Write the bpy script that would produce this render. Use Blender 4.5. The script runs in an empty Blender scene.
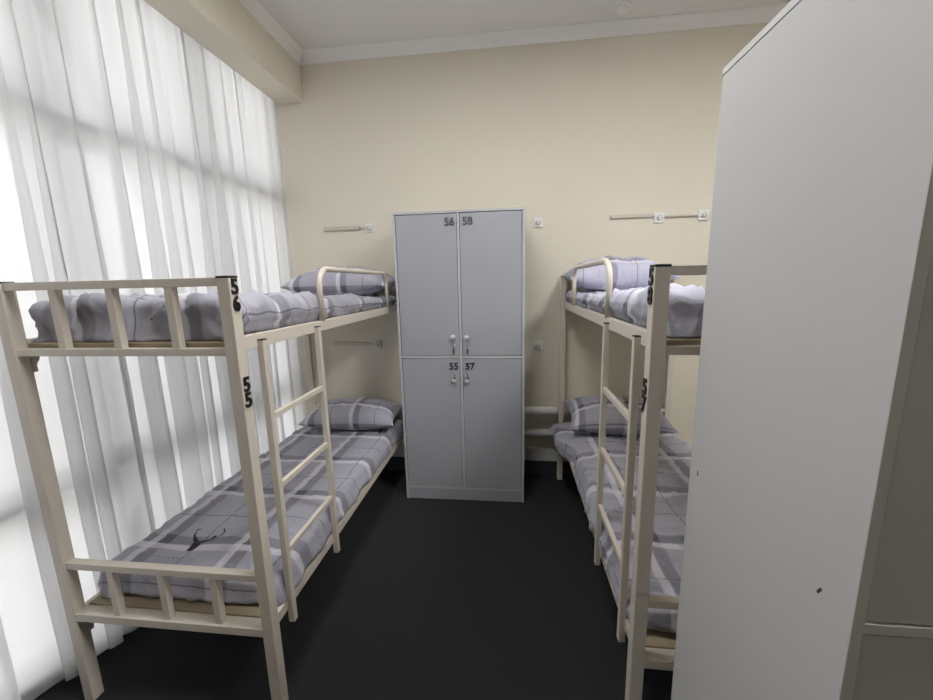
import bpy, bmesh, math, random
from mathutils import Vector, Matrix, noise
random.seed(7)
S = bpy.context.scene
COL = S.collection
PI = math.pi

# ------------------------------------------------------------------ materials
def new_mat(name):
    m = bpy.data.materials.new(name); m.use_nodes = True
    nt = m.node_tree
    b = nt.nodes.get('Principled BSDF')
    return m, nt, b

def srgb(r, g, b):
    f = lambda c: (c/255/12.92) if c/255 <= .04045 else ((c/255+.055)/1.055)**2.4
    return (f(r), f(g), f(b), 1)

def paint(name, col, rough=.5, bump=0, scale=60, var=0, metallic=0, vscale=4, dist=.002, spec=.5):
    m, nt, b = new_mat(name)
    b.inputs['Base Color'].default_value = col
    b.inputs['Roughness'].default_value = rough
    b.inputs['Metallic'].default_value = metallic
    b.inputs['Specular IOR Level'].default_value = spec
    tc = nt.nodes.new('ShaderNodeTexCoord')
    if var:
        n = nt.nodes.new('ShaderNodeTexNoise'); n.inputs['Scale'].default_value = vscale
        n.inputs['Detail'].default_value = 4
        nt.links.new(tc.outputs['Object'], n.inputs['Vector'])
        mx = nt.nodes.new('ShaderNodeMix'); mx.data_type = 'RGBA'
        mx.inputs['A'].default_value = [c*(1-var) for c in col[:3]]+[1]
        mx.inputs['B'].default_value = [min(1, c*(1+var)) for c in col[:3]]+[1]
        nt.links.new(n.outputs['Fac'], mx.inputs['Factor'])
        nt.links.new(mx.outputs['Result'], b.inputs['Base Color'])
    if bump:
        n2 = nt.nodes.new('ShaderNodeTexNoise'); n2.inputs['Scale'].default_value = scale
        n2.inputs['Detail'].default_value = 3
        nt.links.new(tc.outputs['Object'], n2.inputs['Vector'])
        bp = nt.nodes.new('ShaderNodeBump'); bp.inputs['Strength'].default_value = bump
        bp.inputs['Distance'].default_value = dist
        nt.links.new(n2.outputs['Fac'], bp.inputs['Height'])
        nt.links.new(bp.outputs['Normal'], b.inputs['Normal'])
    return m

M = {}
M['wall'] = paint('wall_cream', srgb(220, 214, 199), .85, .35, 90, .02)
M['wall_plain'] = paint('wall_darkened', srgb(118, 112, 104), .85, .2, 90)  # unseen front wall, darkened so less light bounces onto the wardrobe front
M['ceiling'] = paint('ceiling_white', srgb(228, 227, 225), .9, .15, 60, .02)
M['cornice'] = paint('cornice_white', srgb(236, 235, 234), .7)
M['carpet'] = paint('charcoal_carpet', srgb(50, 50, 53), .95, .9, 260, .25, vscale=160, dist=.004, spec=.1)
M['skirt'] = paint('dark_skirting', srgb(48, 56, 62), .7)
M['skirtw'] = paint('white_skirting', srgb(205, 205, 205), .5)
M['bed'] = paint('bed_cream_paint', srgb(212, 204, 192), .38, .08, 40, .015)
M['cap'] = paint('black_plastic', srgb(28, 28, 30), .45)
M['digit'] = paint('black_digit', srgb(20, 20, 22), .35)
M['steeldigit'] = paint('dull_steel_digit', srgb(120, 120, 126), .35, metallic=.8)
M['chrome'] = paint('brushed_chrome', srgb(205, 205, 210), .25, metallic=1)
M['locker'] = paint('locker_grey', srgb(163, 165, 173), .42, .05, 200, .01)
M['locker_edge'] = paint('locker_edge_grey', srgb(186, 187, 191), .45)
M['wardrobe'] = paint('wardrobe_grey', srgb(200, 200, 200), .5, .05, 200, .008)
M['wardrobe_edge'] = paint('wardrobe_edge_grey', srgb(212, 212, 211), .5)
M['knob'] = paint('satin_knob', srgb(214, 214, 217), .38, metallic=.35)
M['gap'] = paint('dark_gap', srgb(40, 40, 44), .9)
M['mark'] = paint('dark_scuff', srgb(70, 66, 62), .8)
M['ply'] = paint('plywood', srgb(156, 142, 118), .6, .2, 30, .1, vscale=9)
M['mattress'] = paint('maroon_ticking', srgb(110, 66, 62), .9, .3, 80, .1)
M['socket'] = paint('white_socket_plastic', srgb(228, 228, 226), .35)
M['sockdark'] = paint('socket_hole', srgb(90, 88, 86), .5)
M['trunk'] = paint('trunking_plastic', srgb(198, 190, 180), .5)
M['pipe'] = paint('radiator_enamel', srgb(222, 222, 224), .35)
M['frame'] = paint('window_frame_white', srgb(150, 152, 154), .5)

def math_node(nt, op, a=None, b=None, c=None):
    n = nt.nodes.new('ShaderNodeMath'); n.operation = op
    for i, v in enumerate((a, b, c)):
        if v is None: continue
        if isinstance(v, (int, float)): n.inputs[i].default_value = v
        else: nt.links.new(v, n.inputs[i])
    return n.outputs[0]

def plaid(name, offu, offv, P=.41, base=srgb(168, 167, 180), wear=.05):
    """woven check: broad dark band, white band next to it, thin black line between; U,V in metres"""
    m, nt, b = new_mat(name)
    uv = nt.nodes.new('ShaderNodeUVMap'); uv.uv_map = 'UVMap'
    sp = nt.nodes.new('ShaderNodeSeparateXYZ'); nt.links.new(uv.outputs[0], sp.inputs[0])
    nz = nt.nodes.new('ShaderNodeTexNoise'); nz.inputs['Scale'].default_value = 900; nt.links.new(uv.outputs[0], nz.inputs['Vector'])
    def soft(x, lo, hi, s=.012):
        a = nt.nodes.new('ShaderNodeMapRange'); a.interpolation_type = 'SMOOTHSTEP'
        a.inputs['From Min'].default_value = lo-s; a.inputs['From Max'].default_value = lo+s; nt.links.new(x, a.inputs[0])
        c = nt.nodes.new('ShaderNodeMapRange'); c.interpolation_type = 'SMOOTHSTEP'
        c.inputs['From Min'].default_value = hi-s; c.inputs['From Max'].default_value = hi+s; nt.links.new(x, c.inputs[0])
        return math_node(nt, 'SUBTRACT', a.outputs[0], c.outputs[0])
    def bands(ax, off):
        q = math_node(nt, 'ADD', sp.outputs[ax], off)
        q = math_node(nt, 'DIVIDE', q, P)
        q = math_node(nt, 'FRACT', q)
        w = soft(q, .46, .545)
        d = soft(q, .545, .68)
        l = soft(q, .035, .048, .004)
        return w, d, l
    w1, d1, l1 = bands(0, offu); w2, d2, l2 = bands(1, offv)
    W = math_node(nt, 'MULTIPLY', math_node(nt, 'ADD', w1, w2), .52)
    W = math_node(nt, 'MINIMUM', W, .75)
    D = math_node(nt, 'MULTIPLY', math_node(nt, 'ADD', d1, d2), .42)
    Lm = math_node(nt, 'MULTIPLY', math_node(nt, 'MAXIMUM', l1, l2), .6)
    def mix(fac, a, bcol):
        mx = nt.nodes.new('ShaderNodeMix'); mx.data_type = 'RGBA'
        nt.links.new(fac, mx.inputs['Factor'])
        if isinstance(a, tuple): mx.inputs['A'].default_value = a
        else: nt.links.new(a, mx.inputs['A'])
        mx.inputs['B'].default_value = bcol
        return mx.outputs['Result']
    heather = nt.nodes.new('ShaderNodeMix'); heather.data_type = 'RGBA'
    nt.links.new(nz.outputs['Fac'], heather.inputs['Factor'])
    heather.inputs['A'].default_value = [c*.85 for c in base[:3]]+[1]; heather.inputs['B'].default_value = [c*1.15 for c in base[:3]]+[1]
    c = mix(D, heather.outputs['Result'], srgb(66, 66, 74))
    c = mix(W, c, srgb(232, 230, 240))
    c = mix(Lm, c, srgb(44, 44, 50))
    nt.links.new(c, b.inputs['Base Color'])
    b.inputs['Roughness'].default_value = .8
    b.inputs['Specular IOR Level'].default_value = .25
    b.inputs['Sheen Weight'].default_value = .15
    # small creases
    n3 = nt.nodes.new('ShaderNodeTexNoise'); n3.inputs['Scale'].default_value = 9; n3.inputs['Detail'].default_value = 5
    n3.inputs['Distortion'].default_value = 1.2
    nt.links.new(uv.outputs[0], n3.inputs['Vector'])
    bp = nt.nodes.new('ShaderNodeBump'); bp.inputs['Strength'].default_value = .6; bp.inputs['Distance'].default_value = .02
    nt.links.new(n3.outputs['Fac'], bp.inputs['Height']); nt.links.new(bp.outputs['Normal'], b.inputs['Normal'])
    return m

# sheer curtain
def curtain_mat():
    m, nt, b = new_mat('sheer_voile')
    nt.nodes.remove(b)
    out = nt.nodes.get('Material Output')
    tr = nt.nodes.new('ShaderNodeBsdfTransparent'); tr.inputs[0].default_value = (1, 1, 1, 1)
    tl = nt.nodes.new('ShaderNodeBsdfTranslucent'); tl.inputs[0].default_value = srgb(246, 246, 246)
    df = nt.nodes.new('ShaderNodeBsdfDiffuse'); df.inputs[0].default_value = srgb(238, 239, 241)
    tc = nt.nodes.new('ShaderNodeTexCoord')
    n = nt.nodes.new('ShaderNodeTexNoise'); n.inputs['Scale'].default_value = 400
    nt.links.new(tc.outputs['Object'], n.inputs['Vector'])
    m1 = nt.nodes.new('ShaderNodeMixShader'); m1.inputs[0].default_value = .25
    nt.links.new(tl.outputs[0], m1.inputs[1]); nt.links.new(df.outputs[0], m1.inputs[2])
    fac = math_node(nt, 'MULTIPLY_ADD', n.outputs['Fac'], -.06, .96)
    m2 = nt.nodes.new('ShaderNodeMixShader'); nt.links.new(fac, m2.inputs[0])
    nt.links.new(tr.outputs[0], m2.inputs[1]); nt.links.new(m1.outputs[0], m2.inputs[2])
    nt.links.new(m2.outputs[0], out.inputs[0])
    return m
M['curtain'] = curtain_mat()

def glass_mat():
    m, nt, b = new_mat('window_glass'); nt.nodes.remove(b)
    out = nt.nodes.get('Material Output')
    tr = nt.nodes.new('ShaderNodeBsdfTransparent'); tr.inputs[0].default_value = (.95, .95, .95, 1)
    gl = nt.nodes.new('ShaderNodeBsdfGlossy'); gl.inputs['Roughness'].default_value = .02
    fr = nt.nodes.new('ShaderNodeFresnel'); fr.inputs[0].default_value = 1.4
    mx = nt.nodes.new('ShaderNodeMixShader')
    nt.links.new(fr.outputs[0], mx.inputs[0]); nt.links.new(tr.outputs[0], mx.inputs[1]); nt.links.new(gl.outputs[0], mx.inputs[2])
    nt.links.new(mx.outputs[0], out.inputs[0])
    return m
M['glass'] = glass_mat()

def emit_mat(name, col, s):
    m, nt, b = new_mat(name); nt.nodes.remove(b)
    e = nt.nodes.new('ShaderNodeEmission'); e.inputs[0].default_value = col; e.inputs[1].default_value = s
    nt.links.new(e.outputs[0], nt.nodes.get('Material Output').inputs[0])
    return m

# ------------------------------------------------------------------ mesh helpers
def add_box(bm, x0, x1, y0, y1, z0, z1, bev=0, mi=0):
    x0, x1 = min(x0, x1), max(x0, x1); y0, y1 = min(y0, y1), max(y0, y1); z0, z1 = min(z0, z1), max(z0, z1)
    t = bmesh.new()
    vs = [t.verts.new(p) for p in [(x0,y0,z0),(x1,y0,z0),(x1,y1,z0),(x0,y1,z0),(x0,y0,z1),(x1,y0,z1),(x1,y1,z1),(x0,y1,z1)]]
    for f in [(0,3,2,1),(4,5,6,7),(0,1,5,4),(1,2,6,5),(2,3,7,6),(3,0,4,7)]: t.faces.new([vs[i] for i in f])
    if bev:
        bmesh.ops.bevel(t, geom=t.edges[:], offset=bev, segments=2, profile=.5, affect='EDGES')
    for f in t.faces: f.material_index = mi
    me = bpy.data.meshes.new('tmp'); t.to_mesh(me); t.free(); bm.from_mesh(me); bpy.data.meshes.remove(me)

def box(x0, x1, y0, y1, z0, z1, bev=0):
    bm = bmesh.new(); add_box(bm, x0, x1, y0, y1, z0, z1, bev); return bm

def add_tube(bm, pts, r, seg=12, cap=True):
    pts = [Vector(p) for p in pts]; rings = []; prev = None
    for i, p in enumerate(pts):
        if i == 0: t = pts[1]-p
        elif i == len(pts)-1: t = p-pts[i-1]
        else: t = (pts[i+1]-p).normalized()+(p-pts[i-1]).normalized()
        t.normalize()
        if prev is None:
            a = t.orthogonal().normalized()
        else:
            a = (prev-t*prev.dot(t)).normalized()
        prev = a; b = t.cross(a)
        rr = r[i] if isinstance(r, (list, tuple)) else r
        rings.append([bm.verts.new(p+(a*math.cos(2*PI*k/seg)+b*math.sin(2*PI*k/seg))*rr) for k in range(seg)])
    for i in range(len(rings)-1):
        for k in range(seg):
            bm.faces.new((rings[i][k], rings[i][(k+1) % seg], rings[i+1][(k+1) % seg], rings[i+1][k]))
    if cap:
        bm.faces.new(rings[0][::-1]); bm.faces.new(rings[-1])
    for f in bm.faces: f.smooth = True

def link(name, bm, mat, parent=None, smooth=None, loc=(0, 0, 0)):
    bmesh.ops.recalc_face_normals(bm, faces=bm.faces[:])
    me = bpy.data.meshes.new(name); 
    if smooth is not None:
        for f in bm.faces: f.smooth = smooth
    if loc != (0, 0, 0):
        bmesh.ops.translate(bm, verts=bm.verts[:], vec=Vector((0, 0, 0))-Vector(loc))
    bm.to_mesh(me); bm.free()
    for mm in (mat if isinstance(mat, (list, tuple)) else [mat]): me.materials.append(mm)
    o = bpy.data.objects.new(name, me); COL.objects.link(o)
    if parent is not None:
        o.parent = parent
    o.location = Vector(loc)
    return o

def thing(name, label, cat, loc=(0, 0, 0), group=None):
    o = bpy.data.objects.new(name, None); COL.objects.link(o); o.location = loc
    o.empty_display_size = .1
    tag(o, label, cat, group); return o

def tag(o, label, cat, group=None):
    o['label'] = label; o['category'] = cat
    if group: o['group'] = group
    return o

def struct(o):
    o['kind'] = 'structure'; return o

def part(name, bm, mat, root, label=None, smooth=None):
    """geometry given in world coordinates; root is an Empty at its own location"""
    off = Vector((0, 0, 0)); r = root
    while r is not None:
        off += r.location; r = r.parent
    bmesh.ops.translate(bm, verts=bm.verts[:], vec=-off)
    o = link(name, bm, mat, root, smooth)
    if label: o['label'] = label
    return o

def digits(text, h, depth, bold=.02):
    """extruded digits, lower-left at origin, in XZ plane facing -Y; returns list of bmeshes-ready mesh, width"""
    cu = bpy.data.curves.new('digits', 'FONT'); cu.body = text; cu.size = 1; cu.extrude = .06; cu.offset = bold
    cu.bevel_depth = .012; cu.bevel_resolution = 1; cu.resolution_u = 6
    ob = bpy.data.objects.new('digits', cu); COL.objects.link(ob)
    dg = bpy.context.evaluated_depsgraph_get(); dg.update()
    me = bpy.data.meshes.new_from_object(ob.evaluated_get(dg))
    bpy.data.objects.remove(ob); bpy.data.curves.remove(cu)
    bm = bmesh.new(); bm.from_mesh(me); bpy.data.meshes.remove(me)
    xs = [v.co.x for v in bm.verts]; ys = [v.co.y for v in bm.verts]; zs = [v.co.z for v in bm.verts]
    s = h/(max(ys)-min(ys))
    for v in bm.verts:
        x, y, z = v.co
        v.co = ((x-min(xs))*s, -(z-min(zs))/(max(zs)-min(zs))*depth, (y-min(ys))*s)
    return bm, (max(xs)-min(xs))*s

# ------------------------------------------------------------------ room
H = 3.357
XW, XR, YF = -1.96, 2.7, -4.9
struct(link('floor', box(XW-.1, XR+.1, YF-.1, .1, -.1, 0), M['carpet']))
struct(link('ceiling', box(XW-.1, XR+.1, YF-.1, .1, H, H+.1), M['ceiling']))
struct(link('wall_back', box(XW-.1, XR+.1, 0, .12, 0, H), M['wall']))
struct(link('wall_right', box(XR, XR+.1, YF, 0, 0, H), M['wall']))
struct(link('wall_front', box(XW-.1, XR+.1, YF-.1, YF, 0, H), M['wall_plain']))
# boxed-in beam in front of the curtain heading
struct(link('trim_beam', box(-1.785, -1.579, YF, 0, 3.031, H, .002), M['wall']))
# cornice
def cornice(p0, p1, inward):
    """triangular-ish coved strip from p0 to p1 (x,y), inward = unit vec into the room"""
    prof = [(0, -.068), (.008, -.068), (.014, -.056), (.03, -.03), (.05, -.014), (.058, -.006), (.064, -.006), (.064, 0), (0, 0)]
    bm = bmesh.new(); a = []; b = []
    for d, z in prof:
        a.append(bm.verts.new((p0[0]+inward[0]*d, p0[1]+inward[1]*d, H+z)))
        b.append(bm.verts.new((p1[0]+inward[0]*d, p1[1]+inward[1]*d, H+z)))
    n = len(prof)
    for i in range(n): bm.faces.new((a[i], a[(i+1) % n], b[(i+1) % n], b[i]))
    bm.faces.new(a); bm.faces.new(b[::-1])
    return bm
struct(link('trim_1', cornice((-1.579, 0), (XR, 0), (0, -1)), M['cornice']))
struct(link('trim_2', cornice((-1.579, YF), (-1.579, 0), (1, 0)), M['cornice']))
struct(link('trim_3', cornice((XR, YF), (XR, 0), (-1, 0)), M['cornice']))
# skirting
struct(link('baseboard_back', box(-1.74, XR, -.014, 0, 0, .13, .003), M['skirt']))

# glazed left wall: windows 1..4, floor to ceiling, wide transoms
bm = box(XW-.16, XW-.04, -3.16, 0, 3.2, H); add_box(bm, XW-.16, XW+.05, YF, -3.16, 0, H)
struct(link('wall_left', bm, M['wall']))
ys = [0, -1.58, -3.16]
for i in range(2):
    y1, y0 = ys[i], ys[i+1]
    bm = bmesh.new()
    xa, xb = XW-.05, XW+.045
    add_box(bm, xa, xb, y0, y0+.05, 0, 3.2, .004); add_box(bm, xa, xb, y1-.05, y1, 0, 3.2, .004)
    add_box(bm, xa, xb, y0+.05, y1-.05, 0, .10, .004); add_box(bm, xa, xb, y0+.05, y1-.05, 3.12, 3.2, .004)
    add_box(bm, xa, xb+.04, y0+.05, y1-.05, 2.29, 2.37, .004)
    add_box(bm, xa, xb, y0+.05, y1-.05, .77, .84, .004)
    ym = (y0+y1)/2
    add_box(bm, xa, xb-.02, ym-.03, ym+.03, .10, .77, .003); add_box(bm, xa, xb-.02, ym-.03, ym+.03, .84, 2.29, .003)
    add_box(bm, xa, xb-.02, ym-.03, ym+.03, 2.37, 3.12, .003)
    w = struct(link('window_%d' % (i+1), bm, M['frame']))
    g = bmesh.new(); add_box(g, XW-.012, XW-.004, y0+.052, y1-.052, .1, 3.12)
    link('window_pane', g, M['glass'], w)
    # daylight portal for the opening
    L = bpy.data.lights.new('daylight_portal', 'AREA'); L.shape = 'RECTANGLE'; L.size = y1-y0; L.size_y = 3.2
    L.cycles.is_portal = True
    lo = bpy.data.objects.new('daylight_portal', L); COL.objects.link(lo)
    lo.location = (XW-.14, ym, 1.6); lo.rotation_euler = (0, -PI/2, 0)
    lo.rotation_euler = Matrix(((0, 0, -1), (1, 0, 0), (0, -1, 0))).to_euler()

# ------------------------------------------------------------------ curtains
def curtain(y_start, y_end, seed, label):
    rnd = random.Random(seed)
    # cloth folds as a closed run of loops with irregular pitch
    knots = []; y = y_start
    while y > y_end:
        p = rnd.uniform(.065, .17); knots.append((y, p, rnd.uniform(.55, 1.15), rnd.choice((rnd.uniform(.2, .6), rnd.uniform(.6, 1.5))))); y -= p
    rows = 36; cols = []
    per = 16
    for (ky, p, amp, ov) in knots:
        for k in range(per):
            cols.append((ky, p, amp, ov, k/per))
    cols.append((knots[-1][0], knots[-1][1], knots[-1][2], knots[-1][3], 1.0))
    bm = bmesh.new(); grid = []
    for r in range(rows+1):
        z = .03+(3.30-.03)*r/rows; s = 1-z/3.3     # s: 0 at the heading, 1 at the hem
        row = []
        for (ky, p, amp, ov, t) in cols:
            ph = 2*PI*t
            yy = ky-p*t
            swell = .35+.65*min(1, s*1.6)
            A = .032*amp*swell*min(1.15, p/.12)
            # overlapping S shape in plan
            by = ov*p*.42*swell
            dy = by*math.sin(ph+.6)
            dx = A*math.cos(ph)
            dx += .005*math.sin(yy*61+2*math.sin(z*.8+amp*9))*swell
            # fine gathers close to the heading
            g = max(0, 1-s*3.2)
            dx += g*.008*math.sin(yy*170+amp*5)
            wob = .014*noise.noise(Vector((yy*2.2, z*.7, seed)))*s
            X = -1.798
            # the drape swings out towards the glass near the foot of the bed
            k = max(0, min(1, (-1.78-yy)/.28)); k = k*k*(3-2*k)
            X -= .08*k*max(0, s-.35)/.65
            row.append(bm.verts.new((X+dx+wob, min(-.004, yy+dy+.02*noise.noise(Vector((z*.9, yy*3, seed+4)))*s), z)))
        grid.append(row)
    for r in range(rows):
        for c in range(len(cols)-1):
            f = bm.faces.new((grid[r][c], grid[r][c+1], grid[r+1][c+1], grid[r+1][c])); f.smooth = True
    o = link('sheer_curtain', bm, M['curtain'])
    o.data['note'] = 0
    del o.data['note']
    return tag(o, label, 'curtain', None)
curtain(-.015, -3.2, 3, 'white sheer curtain hanging beside the left bunk bed, reaching the back wall')
tag(link('curtain_track', box(-1.83, -1.795, YF+.02, -.01, H-.03, H, .003), M['pipe']), 'slim white curtain track on the ceiling behind the beam', 'curtain rail')

# ------------------------------------------------------------------ bunk beds
W, LEN, PWD = .856, 1.95, .042
ZT, Z_UT, Z_E1, Z_S1, Z_S0 = 1.662, 1.660, 1.4537, 1.4678, 1.4202
H1, S2 = .6213, .4042
def bunk(x_aisle, s, y_near, label, nums, hoop, lad, cat='bunk bed'):
    """s=-1: the bed lies to the left of its aisle face, s=+1: to the right"""
    root = thing('bunk_bed', label, cat, (x_aisle+s*W/2, y_near+LEN/2, 0), 'white metal bunk beds')
    X = lambda d: x_aisle+s*d          # d = distance inward from the aisle face
    y0, y1 = y_near, y_near+LEN
    mb = M['bed']
    for (d0, d1) in ((0, PWD), (W-PWD, W)):
        for (a, b) in ((y0, y0+PWD), (y1-PWD, y1)):
            post = part('post', box(X(d0), X(d1), a, b, .0, ZT-.004, .003), mb, root)
            part('post_cap', box(X(d0)-.0*s, X(d1), a-.0005, b+.0005, ZT-.005, ZT+.002, .001), M['cap'], post, 'black plastic post cap')
    # end rails
    for (a, b, ym) in ((y0+.006, y0+.036, y0+.021), (y1-.036, y1-.006, y1-.021)):
        part('end_rail', box(X(PWD-.004), X(W-PWD+.004), a, b, Z_UT-.027, Z_UT, .002), mb, root)
        part('end_rail', box(X(PWD-.004), X(W-PWD+.004), a, b, Z_E1-.041, Z_E1-.016, .002), mb, root)
        part('end_rail', box(X(PWD-.004), X(W-PWD+.004), a, b, H1-.027, H1, .002), mb, root)
        part('end_rail', box(X(PWD-.004), X(W-PWD+.004), a-.004, b+.014, S2-.033, S2, .002), mb, root)
        for k in range(3):
            dc = W*(1.01+k*.98)/4+.002
            part('spindle', box(X(dc-.0135), X(dc+.0135), ym-.012, ym+.012, Z_E1-.017, Z_UT-.026, .0015), mb, root)
            part('spindle', box(X(dc-.0135), X(dc+.0135), ym-.012, ym+.012, S2-.001, H1-.026, .0015), mb, root)
    # side rails
    for (d0, d1) in ((.024, .048), (W-.048, W-.024)):
        part('side_rail', box(X(d0), X(d1), y0+PWD-.003, y1-PWD+.003, Z_S0, Z_S1, .002), mb, root)
        part('side_rail', box(X(d0), X(d1), y0+PWD-.003, y1-PWD+.003, .365, .4075, .002), mb, root)
        for zt_ in (Z_S0, .365):
            for (ya, sg) in ((y0+PWD, 1), (y1-PWD, -1)):
                bm = bmesh.new()
                prof = [(0, 0), (.024, 0), (.024, -.028), (.012, -.046), (.012, -.072), (0, -.072)]
                a_ = [bm.verts.new((X(d0+.004), ya+sg*(p-.001), zt_+q+.002)) for p, q in prof]
                b_ = [bm.verts.new((X(d1-.004), ya+sg*(p-.001), zt_+q+.002)) for p, q in prof]
                n = len(prof)
                for i in range(n): bm.faces.new((a_[i], a_[(i+1) % n], b_[(i+1) % n], b_[i]))
                bm.faces.new(a_); bm.faces.new(b_[::-1])
                part('bracket', bm, mb, root)
    # plywood bases
    part('bed_board', box(X(.046), X(W-.046), y0+.038, y1-.040, Z_S0+.016, Z_S0+.032, .002), M['ply'], root, 'pale plywood board under the upper mattress')
    part('bed_board', box(X(.046), X(W-.046), y0+.050, y1-.052, .394, .410, .002), M['ply'], root, 'pale plywood board under the lower mattress')
    # cross bars below the boards
    for yy in (y0+.55, y0+1.02, y0+1.5):
        part('cross_bar', box(X(.044), X(W-.044), yy-.012, yy+.012, Z_S0-.004, Z_S0+.016, .001), mb, root)
        part('cross_bar', box(X(.044), X(W-.044), yy-.012, yy+.012, .374, .394, .001), mb, root)
    # ladder
    lo, hi = lad
    ld = part('ladder', box(X(.004), X(.028), lo, lo+.025, .307, 1.445, .002), mb, root)
    part('stile', box(X(.004), X(.028), hi-.025, hi, .307, 1.445, .002), mb, ld)
    for yy in (lo+.0125, hi-.0125):
        part('stile_cap', box(X(.0035), X(.0285), yy-.013, yy+.013, 1.444, 1.448, .0005), M['cap'], ld, 'dark plastic tube plug')
    for zr in (1.160, .885, .610):
        part('rung', box(X(.007), X(.025), lo+.024, hi-.024, zr-.011, zr+.011, .002), mb, ld)
    # hoop guard rail
    ya, yb = hoop; zt = 1.707; r = .085
    pts = [(X(.030), ya, Z_S1-.003)]
    for k in range(9):
        a = PI-PI/2*k/8; pts.append((X(.030), ya+r+r*math.cos(a), zt-r+r*math.sin(a)))
    for k in range(9):
        a = PI/2-PI/2*k/8; pts.append((X(.030), yb-r+r*math.cos(a), zt-r+r*math.sin(a)))
    pts.append((X(.030), yb, Z_S1-.003))
    bm = bmesh.new(); add_tube(bm, pts, .0135, 14); part('guard_rail', bm, mb, root)
    # stacked digits on the aisle face of the near post
    for (txt, ztop) in ((nums[0], ZT-.006), (nums[1], 1.342)):
        for k, ch in enumerate(txt):
            dbm, wdt = digits(ch, .050, .004, .02)
            zc = ztop-.052*k-.050
            for v in dbm.verts:
                x, y, z = v.co           # y<=0 outwards
                # face normal is -s in x ; reading direction: left to right as seen from the aisle
                yy = y0+PWD/2 + (x-wdt/2)*(1 if s < 0 else -1)
                v.co = (X(0)+s*y*1.0 - s*0.0002, yy, zc+z)
            part('number', dbm, M['digit'], root, 'black digit %s' % ch)
    return root

XL = -.8494; XRB = .394
YN = -1.992
bunk(XL, -1, YN, 'white metal bunk bed numbered 56 and 55, beside the curtain', ('56', '55'), (-1.365, -.37), (-1.858, -1.434))
bunk(XRB, 1, YN+.006, 'white metal bunk bed numbered 58 and 57, on the right by the wardrobe', ('58', '57'), (-1.385, -.49), (-1.833, -1.415))

# ------------------------------------------------------------------ bedding
def rounded_slab(x0, x1, y0, y1, z0, z1, r, nx=26, ny=60, fn=None):
    """closed soft box; fn(x,y,z,top)->dz"""
    bm = bmesh.new()
    add_box(bm, x0, x1, y0, y1, z0, z1)
    bmesh.ops.subdivide_edges(bm, edges=[e for e in bm.edges if abs((e.verts[0].co-e.verts[1].co).y) > .5], cuts=ny)
    bmesh.ops.subdivide_edges(bm, edges=[e for e in bm.edges if abs((e.verts[0].co-e.verts[1].co).x) > .5], cuts=nx, use_grid_fill=True)
    bmesh.ops.subdivide_edges(bm, edges=[e for e in bm.edges if abs((e.verts[0].co-e.verts[1].co).z) > .04], cuts=4, use_grid_fill=True)
    for v in bm.verts:
        p = v.co
        q = Vector((min(max(p.x, x0+r), x1-r), min(max(p.y, y0+r), y1-r), min(max(p.z, z0+r), z1-r)))
        d = p-q
        if d.length > 1e-6:
            m_ = max(abs(d.x), abs(d.y), abs(d.z))
            v.co = q+d.normalized()*m_ if m_ > 0 else p
    for f in bm.faces: f.smooth = True
    return bm

def uv_metric(bm, fu):
    l = bm.loops.layers.uv.new('UVMap')
    for f in bm.faces:
        for lp in f.loops: lp[l].uv = fu(lp.vert)

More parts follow.
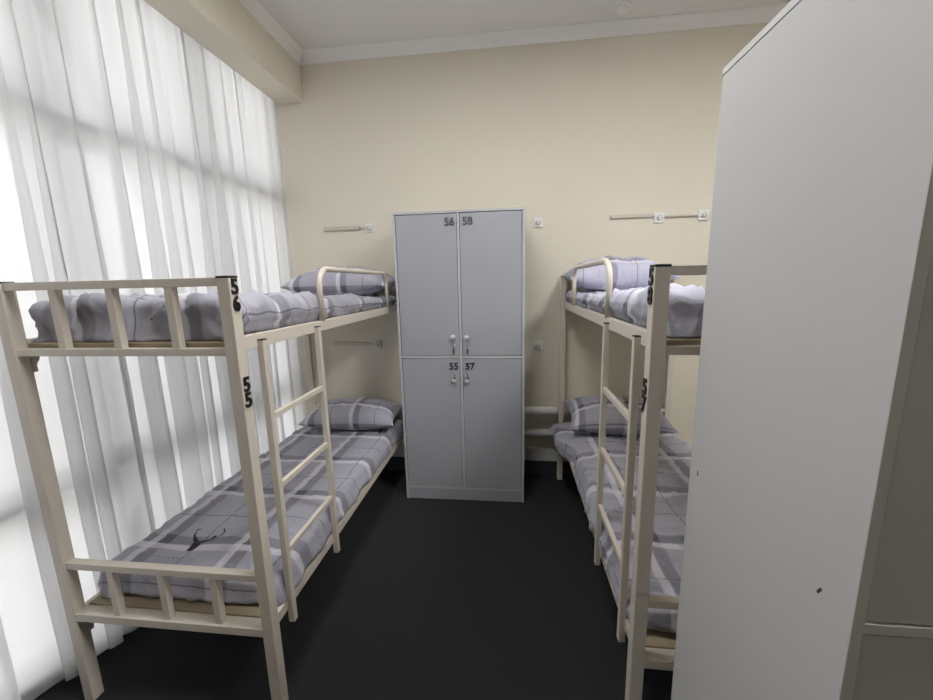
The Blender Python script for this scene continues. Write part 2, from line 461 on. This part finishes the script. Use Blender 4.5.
def drape(x0, x1, y0, y1, ztop, over, r, seed, amp=.01, wr=.006, na=70, nb=150, clamp=None, tuck=0, extra=None, hem=.012, thick=.006, roll=0):
    """cloth laid over a soft box x0..x1 / y0..y1; 'over' = (left,right,near,far) overhang in metres.
       returns (bm, surf) ; surf(a,b) gives the position and normal of cloth point a,b (metres along x and y)"""
    oL, oR, oN, oF = over
    A0, A1, B0, B1 = x0-oL, x1+oR, y0-oN, y1+oF
    def raw(a, b):
        ca, cb = min(max(a, x0), x1), min(max(b, y0), y1)
        da, db = a-ca, b-cb
        d = math.hypot(da, db)
        z = ztop
        p = Vector((ca, cb, z))
        if d > 1e-9:
            ux, uy = da/d, db/d
            q = r*PI/2
            if d < q:
                th = d/r; out = r*math.sin(th); dn = r*(1-math.cos(th))
            else:
                e = d-q
                out = r+.012*math.sin(min(1, e/.1)*PI)-tuck*max(0, e-.04); dn = r+e
            p += Vector((ux*out, uy*out, -dn))
        return p
    def surf(a, b):
        p = raw(a, b); e = .004
        n = (raw(a+e, b)-raw(a-e, b)).cross(raw(a, b+e)-raw(a, b-e))
        n = n.normalized() if n.length > 1e-12 else Vector((0, 0, 1))
        v = Vector((a, b, 0))
        h = amp*noise.noise(Vector((a*3.1, b*2.3, seed)))
        h += amp*.6*noise.noise(Vector((a*6.5+3, b*5.1, seed+7)))
        # creases: ridged noise, stretched across the bed
        w = noise.noise(Vector((a*5+noise.noise(v*4)*1.5, b*11+noise.noise(v*3.3)*1.8, seed+20)))
        h += wr*(1-min(1, abs(w)*5))
        w2 = noise.noise(Vector((a*12, b*4.5, seed+31)))
        edge = 1 if (a < x0 or a > x1 or b < y0) else .25
        h += wr*edge*(1-min(1, abs(w2)*4))
        hemd = max(x0-a, a-x1, y0-b, b-y1, 0)
        out = p+n*h
        if roll and b < y0:
            q = min(1, (y0-b)/max(.001, oN))
            out += n*(roll*math.sin(q*2*PI*.9+.3+1.2*noise.noise(Vector((a*3.5, 2, seed))))*(.75+.8*noise.noise(Vector((a*7, 5, seed))))*min(1, q*4))
        if extra:
            mxo = max(oL if a < x0 else 0, oR if a > x1 else 0, oN if b < y0 else 0, oF if b > y1 else 0, .001)
            out.z += extra(a, b)*(1-min(1, hemd/mxo)**1.5)
        if hemd > .05:
            out.z += hem*noise.noise(Vector((a*9, b*9, seed+50)))*min(1, (hemd-.05)/.06)
        if clamp: out = clamp(out)
        return out, n
    bm = bmesh.new(); uvl = bm.loops.layers.uv.new('UVMap')
    G = []
    for j in range(nb+1):
        b = B0+(B1-B0)*j/nb; row = []
        for i in range(na+1):
            a = A0+(A1-A0)*i/na
            row.append((bm.verts.new(surf(a, b)[0]), a, b))
        G.append(row)
    for j in range(nb):
        for i in range(na):
            q = (G[j][i], G[j][i+1], G[j+1][i+1], G[j+1][i])
            f = bm.faces.new([t[0] for t in q]); f.smooth = True
            for lp, t in zip(f.loops, q): lp[uvl].uv = (t[1], t[2])
    # thickness
    bmesh.ops.recalc_face_normals(bm, faces=bm.faces[:])
    up = sum((f.normal.z for f in bm.faces))
    if up < 0: bmesh.ops.reverse_faces(bm, faces=bm.faces[:])
    bm.normal_update()
    top = bm.verts[:]; faces = bm.faces[:]; bound = [e for e in bm.edges if e.is_boundary]
    low = {v: bm.verts.new(v.co-v.normal*thick) for v in top}
    for f in faces:
        ls = list(f.loops); nf = bm.faces.new([low[l.vert] for l in reversed(ls)]); nf.smooth = True
        for l, m_ in zip(nf.loops, reversed(ls)): l[uvl].uv = m_[uvl].uv
    for e in bound:
        l = e.link_loops[0]; v1, v2 = l.vert, l.link_loop_next.vert
        nf = bm.faces.new((v2, v1, low[v1], low[v2])); nf.smooth = True
        for q, src in zip(nf.loops, (l.link_loop_next, l, l, l.link_loop_next)): q[uvl].uv = src[uvl].uv
    return bm, surf

def strips(surf, lines, polys, lift=.0022):
    """flat print following the cloth: lines = [(pts, width)], polys = [pts]"""
    bm = bmesh.new()
    P = lambda a, b: (lambda s_: s_[0]+s_[1]*lift)(surf(a, b))
    for pts, w in lines:
        dense = []
        for i in range(len(pts)-1):
            n = max(2, int(math.dist(pts[i], pts[i+1])/.006))
            for k in range(n): dense.append((pts[i][0]+(pts[i+1][0]-pts[i][0])*k/n, pts[i][1]+(pts[i+1][1]-pts[i][1])*k/n))
        dense.append(pts[-1]); prev = None; N = len(dense)
        for i, (a, b) in enumerate(dense):
            q0 = dense[max(0, i-1)]; q1 = dense[min(N-1, i+1)]
            tx, ty = q1[0]-q0[0], q1[1]-q0[1]; L = math.hypot(tx, ty) or 1
            ww = w*(1-.7*i/N)/2
            v = (bm.verts.new(P(a-ty/L*ww, b+tx/L*ww)), bm.verts.new(P(a+ty/L*ww, b-tx/L*ww)))
            if prev: bm.faces.new((prev[0], prev[1], v[1], v[0]))
            prev = v
    for pts in polys:
        cx = sum(p[0] for p in pts)/len(pts); cy = sum(p[1] for p in pts)/len(pts)
        rings = [[bm.verts.new(P(cx+(a-cx)*k/5, cy+(b-cy)*k/5)) for a, b in pts] for k in range(1, 6)]
        c = bm.verts.new(P(cx, cy)); n = len(pts)
        for i in range(n):
            bm.faces.new((c, rings[0][i], rings[0][(i+1) % n]))
            for k in range(4): bm.faces.new((rings[k][i], rings[k+1][i], rings[k+1][(i+1) % n], rings[k][(i+1) % n]))
    return bm

DH = [(-1.383,-1.76),(-1.389,-1.738),(-1.392,-1.708),(-1.407,-1.694),(-1.4,-1.687),(-1.37,-1.699),(-1.35,-1.723),(-1.353,-1.743),(-1.362,-1.763)]
DA = [(-1.402,-1.693),(-1.435,-1.655),(-1.44,-1.63),(-1.433,-1.618)]
DB = [(-1.372,-1.699),(-1.332,-1.691),(-1.3,-1.661),(-1.3,-1.636),(-1.319,-1.615)]
DT = [(-1.418,-1.672),(-1.385,-1.690)]
DU = [(-1.325,-1.689),(-1.322,-1.655)]
def deer(surf, ox, oy, sc=1., rot=0.):
    c, s_ = math.cos(rot), math.sin(rot)
    T = lambda l: [(ox+((a+1.37)*c-(b+1.70)*s_)*sc, oy+((a+1.37)*s_+(b+1.70)*c)*sc) for a, b in l]
    caption = [([(-1.50+.024*k, -1.800-.002*k), (-1.486+.024*k, -1.8015-.002*k)], .0045) for k in range(9)]
    return (strips(surf, [(T(DA), .012*sc), (T(DB), .012*sc), (T(DT), .006*sc), (T(DU), .006*sc)], [T(DH)]),
            strips(surf, [(T(p), w) for p, w in caption], []))

M['print'] = paint('dark_print', srgb(36, 36, 40), .85)
M['print_grey'] = paint('grey_print', srgb(120, 118, 124), .85)

def bedset(side, x_aisle, level, y_near, seed, labels, opt):
    """side -1 left bunk, +1 right bunk; level 0 lower, 1 upper"""
    s = side; X = lambda d: x_aisle+s*d
    zb = (.410 if level == 0 else Z_S0+.032)+.001
    xa, xb = sorted((X(.050), X(W-.050)))
    ya, yb = y_near+(.105 if level == 0 else .088), y_near+LEN-.07
    th = opt.get('th', .10)
    bm = rounded_slab(xa, xb, ya, yb, zb, zb+th, .035)
    if level == 1:
        uv_metric(bm, lambda v: (v.co.x+ .3*v.co.z, v.co.y + v.co.z))
        rr = seed
        for v in bm.verts:
            w = noise.noise(Vector((v.co.x*9, v.co.y*7, v.co.z*6+rr)))
            k = .010*(1-min(1, abs(w)*4))
            if v.co.z < zb+.02: k = 0
            c = Vector(((xa+xb)/2, (ya+yb)/2, zb+th/2)); d = (v.co-c); d.x *= .6; d.y *= .25; d.z *= 3
            v.co -= d.normalized()*(.010-k)*.8
        mt = M['plaid_sheet']
    else:
        mt = M['mattress']
    m = link('mattress', bm, mt, loc=((xa+xb)/2, (ya+yb)/2, zb))
    tag(m, labels[0], 'mattress')
    zt = zb+th
    lo, ro = opt['over_x']; no, fo = opt['over_y']
    over = (lo, ro, no, fo)
    inset = opt.get('inset', .03)
    bm, surf = drape(xa+inset, xb-inset, ya+inset, yb-inset, zt+.010+opt.get('lift', 0), over, inset+.010, seed,
                     amp=opt.get('amp', .010), wr=opt.get('wr', .007), clamp=opt.get('clamp'), extra=opt.get('extra'), roll=opt.get('roll', 0), hem=opt.get('hem', .012))
    d = link('duvet', bm, opt['mat'], loc=((xa+xb)/2, (ya+yb)/2, zt))
    tag(d, labels[1], 'duvet')
    for (ox, oy, sc, rot) in opt.get('deer', []):
        b1, b2 = deer(surf, ox, oy, sc, rot)
        o = part('deer_print', b1, M['print'], d, 'dark deer head printed on the cloth')
        o = part('caption_print', b2, M['print_grey'], d, 'tiny faint grey line printed under the deer head')
    # sub-surface height for the pillow
    return zt, surf

def pillow(cx, cy, cz, w, dp, h, rx, rz, seed, mat, label, sag=.0, floor=None):
    bm = bmesh.new(); uvl = bm.loops.layers.uv.new('UVMap'); n = 44; m_ = 30
    R = Matrix.Rotation(rz, 4, 'Z') @ Matrix.Rotation(rx, 4, 'X')
    def pt(u, v, top):
        e = (max(0, 1-abs(u)**2.3)*max(0, 1-abs(v)**2.1))**.5
        # edges pulled in between pointed corners
        px = u*(w/2)*(1-.11*(1-v*v)*abs(u)**3)
        py = v*(dp/2)*(1-.16*(1-u*u)*abs(v)**3)
        z = h*(e*(.56 if top else -.44))
        q = Vector((u*3.2, v*2.4, seed+(0 if top else 9)))
        z += e*(.014*noise.noise(q) + .010*(1-min(1, abs(noise.noise(q*1.9+Vector((noise.noise(q*2)*.6, 0, 0))))*4.5)))*(1 if top else -1)
        z += -sag*(abs(u)**2)*h
        p = R @ Vector((px, py, z))+Vector((cx, cy, cz))
        if floor is not None and p.z < floor+.003: p.z = floor+.003+.002*(1+noise.noise(q))
        return p
    T = {}; B = {}
    for i in range(n+1):
        for j in range(m_+1):
            u = -1+2*i/n; v = -1+2*j/m_
            # denser near the rim
            u = math.copysign(1-(1-abs(u))**1.35, u); v = math.copysign(1-(1-abs(v))**1.35, v)
            T[i, j] = (bm.verts.new(pt(u, v, True)), u, v)
            rim = i in (0, n) or j in (0, m_)
            B[i, j] = T[i, j] if rim else (bm.verts.new(pt(u, v, False)), u, v)
    for D, k in ((T, 1), (B, -1)):
        for i in range(n):
            for j in range(m_):
                q = [D[i, j], D[i+1, j], D[i+1, j+1], D[i, j+1]]
                if k < 0: q = q[::-1]
                f = bm.faces.new([t[0] for t in q]); f.smooth = True
                for lp, t in zip(f.loops, q): lp[uvl].uv = (t[1]*w/2*1.08, t[2]*dp/2*1.15+(0 if k > 0 else .2))
    o = link('pillow', bm, mat, loc=(cx, cy, cz))
    return tag(o, label, 'pillow')

M['plaid_sheet'] = plaid('plaid_sheet', .05, .12)
M['plaid_a'] = plaid('plaid_lower_left', 1.58+.205+.41, 1.74+.205)
M['plaid_b'] = plaid('plaid_upper_left', 1.70, 1.9)
M['plaid_c'] = plaid('plaid_upper_right', .27, 1.88, base=srgb(190, 190, 206))
M['plaid_d'] = plaid('plaid_lower_right', -.36, 1.77)
M['plaid_p'] = plaid('plaid_pillow', .15, .26, P=.37)
M['plaid_q'] = plaid('plaid_pillow_pale', .29, .33, P=.37, base=srgb(186, 186, 206))

def left_clamp(o):
    if o.x < -1.722: o.x = -1.722
    return o
def upper_clamp(x_aisle, s, y_near):
    zb = Z_S0+.036
    def f(o):
        d = (o.x-x_aisle)*s
        if o.z < Z_S1+.03: d = max(.052, min(W-.052, d))
        else: d = max(.030, min(W-.030, d))
        o.x = x_aisle+s*d
        o.y = max(o.y, y_near+.046); o.z = max(o.z, zb)
        return o
    return f
# lower left
bedset(-1, XL, 0, YN, 3.1,
       ('maroon-trimmed mattress on the lower bunk, left bed', 'grey plaid duvet with a deer head, spread flat on the lower left bunk'),
       dict(mat=M['plaid_a'], over_x=(.11, .125), over_y=(.12, .05), inset=.03, amp=.012, wr=.007, roll=.006, clamp=left_clamp,
            deer=[(-1.37, -1.70, 1, 0), (-.99, -.42, .75, 2.6)], hem=.02))
# upper left: the duvet is bunched towards the foot
def bunch(a, b):
    k = max(0, min(1, (-.55-b)/1.25)); e = max(0, min(1, (a+1.75)/.2))
    k2 = max(0, min(1, (-.9-b)/.3))
    return .066*k*(.25+.75*e) + .018*k2*noise.noise(Vector((a*4, b*14, 4)))-.018
bedset(-1, XL, 1, YN, 8.4,
       ('mattress in a grey plaid sheet on the upper bunk, left bed', 'rumpled grey plaid duvet on the upper left bunk numbered 56'),
       dict(mat=M['plaid_b'], th=.075, over_x=(.10, .105), over_y=(.125, .03), inset=.028, amp=.016, wr=.014, roll=.013, clamp=upper_clamp(XL, -1, YN), lift=.014,
            extra=bunch, deer=[(-1.17, -1.86, .6, .6)]))
# upper right
def bunch_r(a, b):
    k = max(0, min(1, (-.7-b)/1.1))
    return .045*k + .014*k*noise.noise(Vector((a*3, b*20, 9)))-.012
bedset(1, XRB, 1, YN+.006, 15.7,
       ('mattress in a grey plaid sheet on the upper bunk, right bed', 'pale grey plaid duvet on the upper right bunk numbered 58'),
       dict(mat=M['plaid_c'], th=.075, over_x=(.11, .05), over_y=(.125, .03), inset=.028, amp=.014, wr=.014, roll=.014, lift=.014, clamp=upper_clamp(XRB, 1, YN+.006),
            extra=bunch_r, deer=[(.62, -.98, .8, 2.2)]))
# lower right: cloth spills over the aisle rail at the head end
def spill(o):
    if o.y > -.62 and o.x < XRB+.10 and o.z < .53:
        k = min(1, (o.y+.62)/.2)
        k *= max(0, min(1, (XRB+.10-o.x)/.05))
        o.x -= .115*k*(1-.25*max(0, (.53-o.z)/.1)); 
    return o
bedset(1, XRB, 0, YN+.006, 23.3,
       ('maroon-trimmed mattress on the lower bunk, right bed', 'crumpled grey plaid duvet hanging over the edge of the lower right bunk'),
       dict(mat=M['plaid_d'], over_x=(.155, .11), over_y=(.10, .04), inset=.03, amp=.018, wr=.012, clamp=spill, hem=.02))

pillow(-1.235, -.285, 1.640, .77, .42, .215, .07, 0, 1.2, M['plaid_p'], 'plump grey plaid pillow on the upper left bunk, behind the guard rail', floor=1.545)
pillow(-1.225, -.285, .613, .74, .42, .200, .05, .03, 5.2, M['plaid_p'], 'grey plaid pillow on the lower left bunk, against the back wall', floor=.520)
pillow(.735, -.29, 1.650, .68, .44, .225, .07, 0, 9.1, M['plaid_q'], 'pale plaid pillow on the upper right bunk, behind the guard rail', floor=1.545)
pillow(.780, -.29, .640, .72, .44, .215, .16, -.03, 13.7, M['plaid_p'], 'grey plaid pillow in shadow on the lower right bunk', floor=.525)

# ------------------------------------------------------------------ lockers
def key(root_door, x, y, z, up):
    """lock plate with key and tag hanging"""
    bm = bmesh.new(); add_tube(bm, [(x, y, z), (x, y-.007, z)], [.009, .008], 16)
    part('lock', bm, M['knob'], root_door, 'small silver lock')
    bm = bmesh.new()
    add_tube(bm, [(x, y-.005, z), (x, y-.024, z)], .0022, 8)
    add_box(bm, x-.0012, x+.0012, y-.040, y-.022, z-.010, z+.010, .0005)
    ring = [(x+.001, y-.036+.010*math.cos(t*PI/6), z-.014+.010*math.sin(t*PI/6)) for t in range(13)]
    add_tube(bm, ring, .0011, 6, False)
    bmk = bmesh.new(); add_box(bmk, x-.007, x+.009, y-.034, y-.032, z-.024-up, z-.024, .0006)
    part('key', bm, M['chrome'], root_door, 'silver key in the lock')
    part('key_tag', bmk, M['steeldigit'], root_door, 'narrow metal tag hanging from the key')

def locker(x0, y0, dep, wid, hgt, mat, edge, label, nums, marks=(), name='locker', knobs=True):
    t = .016
    root = thing(name, label, 'locker', (x0+wid/2, y0+dep/2, 0), None)
    x1, y1 = x0+wid, y0+dep
    zm0, zm1 = 1.100, 1.116
    bm = bmesh.new()
    add_box(bm, x0, x0+t, y0, y1, 0, hgt-t, .001); add_box(bm, x1-t, x1, y0, y1, 0, hgt-t, .001)
    part('carcass', bm, mat, root)
    part('top_panel', box(x0-.0015, x1+.0015, y0-.001, y1, hgt-t+.001, hgt, .0012), edge, root)
    part('back_panel', box(x0+t, x1-t, y1-.006, y1-.001, .09, hgt-t), mat, root)
    part('plinth', box(x0+t*0+.0165, x1-.0165, y0+.004, y1-.01, 0, .088, .001), mat, root)
    part('shelf', box(x0+t, x1-t, y0+.001, y1-.007, .088, .104), edge, root)
    part('shelf', box(x0+t, x1-t, y0+.001, y1-.007, zm0, zm1), edge, root)
    xc = (x0+x1)/2+.002
    part('divider', box(xc-.008, xc+.008, y0+.001, y1-.007, .104, zm0), edge, root)
    part('divider', box(xc-.008, xc+.008, y0+.001, y1-.007, zm1, hgt-t), edge, root)
    # light edge banding on the front edges of the carcass
    bm = bmesh.new(); e = .0008
    add_box(bm, x0, x0+t, y0-e, y0, .0, hgt-t); add_box(bm, x1-t, x1, y0-e, y0, 0, hgt-t); pass
    part('edge_banding', bm, edge, root, 'paler edge strip round the front')
    g = .0035
    k = 0
    for (za, zb_) in ((zm1, hgt-t), (.104, zm0)):
        for (xa, xb) in ((x0+t, xc-.008), (xc+.008, x1-t)):
            d = part('door', box(xa+g, xb-g, y0+.003, y0+.019, za+g, zb_-g, .0012), mat, root)
            if nums:
                txt = nums[k]
                steel = k < 2
                dbm, wdt = digits(txt, .054 if k < 2 else .050, .006, .008)
                right = k % 2 == 1
                nx = xb-g-.012-wdt if not right else xa+g+.018
                nz = (zb_-.082) if steel else (zb_-.084)
                for v in dbm.verts: v.co = Vector((nx, y0+.0032, nz))+v.co
                part('number', dbm, M['steeldigit'] if steel else M['digit'], d, ('steel' if steel else 'black')+' digits '+txt)
                kx = (xb-.045) if not right else (xa+.036)
                kz = 1.252 if steel else .941
                bm = bmesh.new()
                add_tube(bm, [(kx, y0+.003, kz), (kx, y0-.010, kz), (kx, y0-.014, kz), (kx, y0-.022, kz), (kx, y0-.027, kz), (kx, y0-.029, kz)],
                         [.008, .007, .018, .0195, .014, .004], 18)
                part('knob', bm, M['knob'], d, 'round silver knob')
                key(d, kx+.004, y0+.0032, kz-.055 if steel else kz+.052, .038 if steel else .016)
            k += 1
    for (my, mz, rot) in marks:
        bm = bmesh.new(); add_box(bm, x0-.0008, x0+.0002, -.0022, .0022, -.007, .007, .0003)
        R = Matrix.Rotation(rot, 4, 'X')
        for v in bm.verts: v.co = R @ v.co + Vector((0, my, mz))
        part('scuff_mark', bm, M['mark'], root, 'small dark scuff on the side panel')
    return root

locker(-.7887, -.4382, .318, .8947, 2.1078, M['locker'], M['locker_edge'],
       'tall grey four-door locker with numbers 55 to 58, standing between the bunk beds', ('56', '58', '55', '57'))
locker(.5034, -2.547, .515, .8947, 2.1078, M['wardrobe'], M['wardrobe_edge'],
       'tall plain grey wardrobe in the right foreground, seen from its side', None,
       marks=((-2.486, 1.118, .5), (-2.076, 1.109, 0)), name='wardrobe')

# ------------------------------------------------------------------ sockets, trunking, radiator, detector
def socket(x, z, label, k=.074):
    r = thing('wall_socket', label, 'socket', (x, 0, z), 'white wall sockets')
    part('face_plate', box(x-k/2, x+k/2, -.014, 0, z-k/2, z+k/2, .004), M['socket'], r)
    bm = bmesh.new()
    add_tube(bm, [(x, -.012, z), (x, -.026, z), (x, -.027, z)], [.021, .0195, .018], 22)
    part('socket_ring', bm, M['socket'], r)
    bm = bmesh.new()
    add_tube(bm, [(x-.009, -.020, z), (x-.009, -.0278, z)], .003, 10); add_tube(bm, [(x+.009, -.020, z), (x+.009, -.0278, z)], .003, 10)
    add_tube(bm, [(x+.014*math.cos(t), -.0272, z+.014*math.sin(t)) for t in [i*PI/12 for i in range(0, 25)]], .0012, 6, False)
    part('socket_hole', bm, M['sockdark'], r, 'dark socket opening')
socket(-1.103, 2.078, 'small white wall socket above the upper left bunk pillow', .066)
socket(-1.106, 1.133, 'small white wall socket above the lower left bunk pillow', .066)
socket(.222, 2.070, 'white wall socket to the right of the locker top')
socket(.229, 1.122, 'white wall socket to the right of the locker, at mid height above the radiator')
socket(1.101, 2.069, 'white wall socket above the upper right bunk, joining two lengths of trunking')
socket(1.406, 2.077, 'white wall socket beside the wardrobe edge, at the end of the right trunking')

def lamp_strip(x0, x1, z, label, h=.024, dpt=.018, nm='cable_trunking'):
    bm = box(x0, x1, -dpt, 0, z-h/2, z+h/2, .004)
    return tag(link(nm, bm, M['trunk'], loc=((x0+x1)/2, 0, z)), label, 'cable trunking')
def cable_bit(x0, x1, z, dz, label):
    bm = bmesh.new(); add_tube(bm, [(x0, -.008, z), ((x0+x1)/2, -.012, z+dz), (x1, -.010, z)], .005, 8)
    return tag(link('cable', bm, M['trunk'], loc=((x0+x1)/2, 0, z)), label, 'cable')
lamp_strip(-1.490, -1.190, 2.083, 'short grey cable trunking above the upper left bunk', .032, .02)
cable_bit(-1.192, -1.134, 2.081, -.002, 'short cable running into the socket above the upper left bunk')
lamp_strip(-1.484, -1.190, 1.140, 'short beige cable trunking above the lower left bunk pillow', .028, .016)
cable_bit(-1.192, -1.137, 1.139, -.002, 'short cable running into the socket above the lower left bunk')
lamp_strip(.751, 1.066, 2.088, 'grey cable trunking left of the joining socket above the right bunk', .026)
lamp_strip(1.136, 1.371, 2.077, 'thinner cable trunking between the two sockets above the right bunk', .016)

r = thing('pipe_radiator', 'white two-pipe radiator low on the wall between locker and right bunk', 'radiator', (.1, -.08, 0))
for z in (.597, .405):
    bm = bmesh.new(); add_tube(bm, [(-.70, -.075, z), (-.698, -.075, z), (.376, -.075, z), (.384, -.075, z)], [.022, .031, .031, .020], 20)
    part('pipe', bm, M['pipe'], r)
bm = bmesh.new(); add_tube(bm, [(-.5, -.075, .40), (-.5, -.075, .60)], .014, 12); part('riser', bm, M['pipe'], r)
for x in (-.45, .34):
    for z in (.597, .405):
        part('wall_bracket', box(x-.01, x+.01, -.05, -.0, z-.012, z+.012, .002), M['pipe'], r)
struct(link('trim_4', box(-1.70, 1.26, -.010, 0, .13, .245, .003), M['skirtw']))

r = thing('smoke_detector', 'small round white detector on the ceiling near the back wall', 'smoke detector', (.735, -.19, H))
bm = bmesh.new(); add_tube(bm, [(.735, -.19, H), (.735, -.19, H-.010), (.735, -.19, H-.012)], [.047, .046, .040], 26); part('base', bm, M['cornice'], r)
bm = bmesh.new(); add_tube(bm, [(.735, -.19, H-.011), (.735, -.19, H-.030), (.735, -.19, H-.036), (.735, -.19, H-.037)], [.036, .032, .024, .004], 26); part('sensor_head', bm, M['cornice'], r)

# ceiling lamps out of the picture: the right-hand one, and an added aisle fill
def panel(x, y, label, power, col=(1, .99, .97, 1)):
    r = thing('ceiling_light', label, 'ceiling light', (x, y, H), 'square ceiling lights')
    bm = bmesh.new()
    for (a, b, c, d) in ((-.3, .3, -.3, -.28), (-.3, .3, .28, .3), (-.3, -.28, -.28, .28), (.28, .3, -.28, .28)):
        add_box(bm, x+a, x+b, y+c, y+d, H-.035, H, .002)
    part('frame', bm, M['pipe'], r)
    part('diffuser', box(x-.28, x+.28, y-.28, y+.28, H-.028, H-.004), emit_mat('lamp_glow', col, power), r, 'glowing white diffuser')
LP = 50.0
panel(1.50, -2.42, 'square white ceiling light above the wardrobe', LP)
panel(-.45, -1.9, 'added unseen fill light on the ceiling over the aisle between the bunk beds', LP*.42)  # added fill panel, brightens the wardrobe side and locker front

# ------------------------------------------------------------------ daylight
w = bpy.data.worlds.new('overcast_sky'); S.world = w; w.use_nodes = True
nt = w.node_tree; bg = nt.nodes['Background']
tc = nt.nodes.new('ShaderNodeTexCoord'); sp = nt.nodes.new('ShaderNodeSeparateXYZ'); nt.links.new(tc.outputs['Generated'], sp.inputs[0])
cr = nt.nodes.new('ShaderNodeValToRGB')
mr = nt.nodes.new('ShaderNodeMapRange'); mr.inputs['From Min'].default_value = -1; mr.inputs['From Max'].default_value = 1
nt.links.new(sp.outputs[2], mr.inputs[0]); nt.links.new(mr.outputs[0], cr.inputs[0])
e = cr.color_ramp.elements; e[0].position = .42; e[0].color = (.82, .81, .79, 1); e[1].position = .56; e[1].color = (.98, .98, 1, 1)
nt.links.new(cr.outputs[0], bg.inputs[0]); bg.inputs[1].default_value = 1.7

# ------------------------------------------------------------------ camera
cam = bpy.data.cameras.new('camera'); co = bpy.data.objects.new('camera', cam); COL.objects.link(co)
cam.sensor_width = 36; cam.lens = 36*383.22/933; cam.clip_start = .02; cam.clip_end = 100
Rr, Ru, Rf = Vector((.9938, .109, -.0221)), Vector((.003, .1727, .985)), Vector((-.1112, .9789, -.1713))
mx = Matrix.Identity(4)
for i in range(3):
    mx[i][0] = Rr[i]; mx[i][1] = Ru[i]; mx[i][2] = -Rf[i]
mx.translation = Vector((.0016, -3.0934, 1.6246)); co.matrix_world = mx
S.camera = co
S.view_settings.view_transform = 'Standard'; S.view_settings.look = 'None'
S.view_settings.exposure = 0.55; S.view_settings.gamma = 1; S.view_settings.use_curve_mapping = False
cy = S.cycles
cy.use_denoising = True; cy.max_bounces = 10; cy.diffuse_bounces = 6; cy.transparent_max_bounces = 16; cy.transmission_bounces = 8
cy.sample_clamp_indirect = 6
